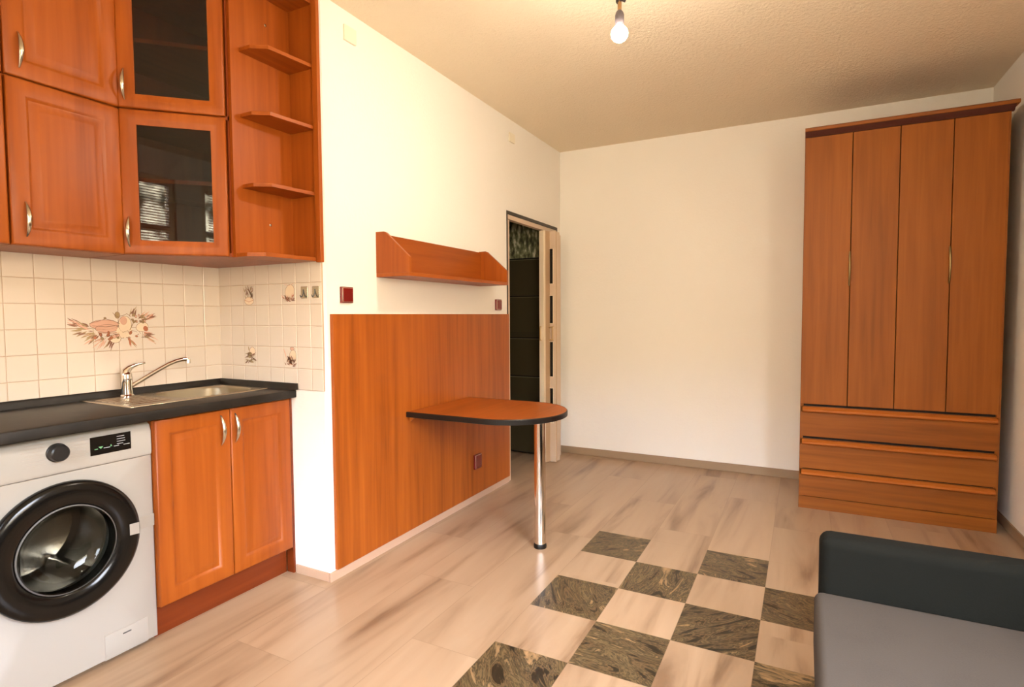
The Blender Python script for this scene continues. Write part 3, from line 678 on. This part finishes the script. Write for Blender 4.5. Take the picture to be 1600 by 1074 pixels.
for yb in (2.400, 2.940):
    MB().prism([(XW+.019, .667), (XW+.052, .667), (XW+.052, .663), (XW+.025, .640), (XW+.019, .640)], 'Y', yb-.006, yb+.006).build('bracket', 'ward_strip', tb, smooth=False)

# ------------------------------------------------------------------ doorway, folding door, hallway door
b = MB()
t0 = .018
b.box(XW-.092, XW+.004, DY0-.014, DY0, 0, DZ+.024); b.box(XW-.092, XW+.004, DY0, DY1+.012, DZ, DZ+.024); b.box(XW-.092, XW+.004, DY1, DY1+.012, 0, DZ)
struct(b.build('door_1', 'frame_dark', smooth=False))
fd = thing('folding_door', 'cream plastic folding door pushed open at the right of the doorway', 'door', (-1.9, 4.2, 0))
MB().box(-1.925, XW+.002, DY0+.001, DY1-.001, DZ-.034, DZ-.001).build('top_track', 'pvc_cream', fd, bevel=.002)
b = MB(); b.box(-1.925, XW+.002, DY0+.001, DY0+.026, 0, DZ-.040); b.build('side_track', 'pvc_cream', fd, bevel=.002)
# leading post and pleats: a zigzag in plan
fz = DZ-.045
b = MB(); b.prism([(-1.895, 4.125), (-1.853, 4.118), (-1.846, 4.138), (-1.850, 4.155), (-1.893, 4.162)], 'Z', .004, fz); po = b.build('leading_post', 'pvc_light', fd, bevel=.002)
b = MB(); b.prism([(-1.856, 4.140), (-1.846, 4.138), (-1.832, 4.196), (-1.842, 4.200)], 'Z', .004, fz); b.build('door_slat', 'pvc_tan', fd)
def slat(p, q, th=.010):
    p, q = Vector(p), Vector(q); d = (q-p).normalized(); n_ = Vector((d.y, -d.x)); return [tuple(p), tuple(q), tuple(q-n_*th), tuple(p-n_*th)]
pn = [(-1.836, 4.194), (-1.780, 4.190)]
WN = [(.325, .613), (.701, .992), (1.136, 1.365), (1.455, 1.743)]
zb = [.004]+[z for w_ in WN for z in w_]+[fz]
sl = MB()
for i in range(0, len(zb), 2): sl.prism(slat(pn[0], pn[1]), 'Z', zb[i], zb[i+1])
for z0, z1 in WN: sl.prism(slat((-1.800, 4.1914), (-1.780, 4.190)), 'Z', z0, z1)
slo = sl.build('door_slat', 'pvc_cream', fd, smooth=False)
for z0, z1 in WN:
    MB().prism(slat((-1.836, 4.199), (-1.800, 4.1964), .002), 'Z', z0, z1).build('slat_window', 'gloss_black', slo, smooth=False)
    b = MB(); b.box(-1.803, -1.799, 4.186, 4.200, z0, z1); b.box(-1.834, -1.799, 4.1865, 4.200, z1-.004, z1); b.box(-1.834, -1.799, 4.1865, 4.200, z0, z0+.004)
    b.build('window_rim', 'pvc_light', slo, smooth=False)
zz = [(-1.780, 4.192), (-1.797, 4.236), (-1.790, 4.276), (-1.825, 4.318), (-1.822, 4.358), (-1.850, 4.400), (-1.848, 4.440)]
for i in range(len(zz)-1): MB().prism(slat(zz[i], zz[i+1], -.008), 'Z', .004, fz-.002).build('door_slat', 'pvc_tan' if i == 0 else 'pvc_cream', fd)
for k, (p, q) in enumerate(((-1.893, 4.3), (-1.90, 4.35))): pass
b = MB(); b.box(-1.889, -1.884, 4.112, 4.124, 1.000, 1.115); b.box(-1.889, -1.872, 4.110, 4.124, 1.108, 1.116); b.box(-1.889, -1.872, 4.110, 4.124, 1.000, 1.008); b.build('latch_plate', 'brass', fd, smooth=False)
b = MB()
for z in (1.005, 1.108): b.box(-1.832, -1.796, 4.170, 4.186, z-.005, z+.006)
b.box(-1.802, -1.794, 4.165, 4.174, 1.000, 1.114); b.build('door_pull', 'brass', fd, bevel=.002)
# dark panelled door at the end of the hallway
d2 = MB(); zs = [.018, .681, 1.012, 1.369, 1.688, 2.02]
dd = MB().box(-2.95, XW-.092, 4.345, 4.39, .012, 2.06).build('door_2', 'hall_groove', smooth=False); struct(dd)
for i in range(5):
    z0, z1 = zs[i]+.006, zs[i+1]-.006
    b = MB(); b.box(-2.93, XW-.095, 4.333, 4.345, z0, z1, 0); b.box(-2.93, XW-.095, 4.330, 4.345, z1-.005, z1-.001, 1)
    if i == 2: b.box(-2.93, XW-.095, 4.330, 4.333, z0+.018, z0+.021, 2); b.box(-2.93, XW-.095, 4.330, 4.333, z0+.036, z0+.039, 2)
    b.build('door_panel', ['hall_gloss_top' if i == 4 else 'hall_dark', 'hall_edge', 'hall_groove'], dd, smooth=False)

# ------------------------------------------------------------------ wardrobe
wd = thing('wardrobe', 'tall wooden wardrobe with four narrow doors over three wide drawers', 'wardrobe', (.47, 4.2, 0))
x0, x1, yf = -.012, .950, 3.880
b = MB(); b.box(x0, x0+.018, yf+.004, 4.520, 0, 2.272); b.box(x1-.018, x1, yf+.004, 4.520, 0, 2.272)
b.box(x0+.018, x1-.018, 4.505, 4.520, .05, 2.272); b.box(x0+.018, x1-.018, yf+.03, 4.505, 2.254, 2.272); b.box(x0+.018, x1-.018, yf+.03, 4.505, .630, .645); b.box(x0+.018, x1-.018, yf+.03, 4.505, .060, .075)
b.build('carcass', 'ward_v', wd, smooth=False)
MB().box(x0, x1, yf-.002, yf+.016, 0, .074).build('plinth', 'ward_x', wd, bevel=.001)
b = MB(); prof = [(yf+.02, 2.262), (yf+.001, 2.262), (yf-.008, 2.274), (yf-.020, 2.282), (yf-.026, 2.290), (yf+.02, 2.290)]
b.prism(prof, 'X', x0, x1+.012, 0); b.build('cornice_moulding', 'ward_dark', wd)
b = MB(); b.prism([(4.520, 2.290), (yf-.032, 2.290), (yf-.036, 2.296), (yf-.036, 2.306), (yf-.028, 2.312), (4.520, 2.312)], 'X', x0-.001, x1+.026); b.build('cornice', 'ward_x', wd)
xb = [x0+.002, .2365, .4680, .7100, x1-.006]
for i in range(4):
    b = MB(); b.box(xb[i]+.002, xb[i+1]-.002, yf-.002, yf+.016, .650, 2.260); do = b.build('door', 'ward_v', wd, bevel=.002)
    if i in (0, 2):
        hb = MB(); xh = xb[i+1]-.004
        hb.tube([(xh, yf-.002, 1.368)]+[(xh, yf-.004-.020*math.sin(math.pi*k/10)**.7, 1.370+.0195*k) for k in range(1, 10)]+[(xh, yf-.002, 1.568)], [.004]+[.0055]*9+[.004], n=10, ref=(1, 0, 0)); hb.build('handle', 'brass_dull', do)
for z0, z1 in ((.0785, .245), (.251, .436), (.450, .636)):
    b = MB(); b.box(x0+.003, x1-.006, yf-.002, yf+.016, z0, z1-.036); b.box(x0+.003, x1-.006, yf+.004, yf+.016, z1-.036, z1-.001); dw = b.build('drawer', 'ward_x', wd, bevel=.001, smooth=False)
    b = MB(); b.prism([(yf+.004, z1-.040), (yf-.014, z1-.036), (yf-.022, z1-.028), (yf-.022, z1-.018), (yf-.012, z1-.010), (yf+.004, z1-.006)], 'X', x0+.012, x1-.014); b.build('handle_rail', 'ward_strip', dw)
MB().box(x0+.018, x1-.018, yf+.018, yf+.024, .076, 2.254).build('gap_shade_sheet', 'black_gap', wd, smooth=False)  # black sheet standing in for the shade between doors and drawers

# ------------------------------------------------------------------ sofa
sf = thing('sofa', 'grey sofa with black padded armrests against the right wall', 'sofa', (.52, 1.0, 0))
ya0, ya1 = 1.838, 1.935
MB().box(.052, .985, ya0, ya1, .035, .550).build('armrest', 'sofa_black', sf, bevel=.030, seg=4)
MB().box(.052, .985, .060, .158, .035, .550).build('armrest', 'sofa_black', sf, bevel=.030, seg=4)
MB().box(.062, .80, .160, 1.836, .060, .225).build('base', 'sofa_black', sf, bevel=.01)
MB().box(.040, .79, .161, 1.835, .227, .396).build('seat_cushion', 'sofa_grey', sf, bevel=.022, seg=4)
MB().box(.792, .985, .161, 1.835, .060, .80).build('backrest', 'sofa_black', sf, bevel=.03, seg=4)
for x in (.10, .93):
    for y in (.10, 1.895): MB().lathe([(.018, 0), (.022, .037)], (x, y, 0), n=16).build('foot', 'edge_black', sf)

# ------------------------------------------------------------------ bare bulb
bx, by, bz = -.646, 2.150, 2.278
pl = thing('pendant_bulb', 'bare glowing light bulb in a grey holder hanging from the ceiling', 'lamp', (bx, by, ZC))
b = MB(); b.lathe([(.0, -.032), (.011, -.030), (.022, -.023), (.030, -.012), (.032, 0)], (bx, by, bz), n=32, cap0=False, cap1=False)
b.lathe([(.032, 0), (.030, .011), (.023, .020), (.0155, .026), (.0145, .032)], (bx, by, bz), n=32, m=1, cap0=False)
b.build('bulb', ['bulb_glow', 'bulb_neck'], pl)
MB().lathe([(.0160, .025), (.0168, .027), (.0168, .068), (.014, .078), (.009, .085), (.006, .087)], (bx, by, bz), n=28).build('lamp_holder', 'socket_grey', pl)
MB().lathe([(.0075, .086), (.0075, .122)], (bx, by, bz), n=16).build('cord_sleeve', 'cord_tan', pl)
b = MB(); b.tube([(bx, by, bz+.120), (bx+.001, by, bz+.18), (bx-.003, by, bz+.26), (bx, by, ZC)], .0035, n=8); b.build('cord', 'wire_black', pl)
b = MB(); b.box(bx-.012, bx-.001, by-.008, by+.006, bz+.115, bz+.127); b.tube([(bx+.004, by-.007, bz+.122), (bx+.014, by-.008, bz+.118), (bx+.024, by-.008, bz+.112)], .006, n=8); b.build('terminal_block', 'wire_black', pl)
MB().lathe([(.035, ZC-bz-.022), (.040, ZC-bz-.010), (.040, ZC-bz-.0005)], (bx, by, bz), n=24).build('ceiling_hook_cover', 'socket_grey', pl)
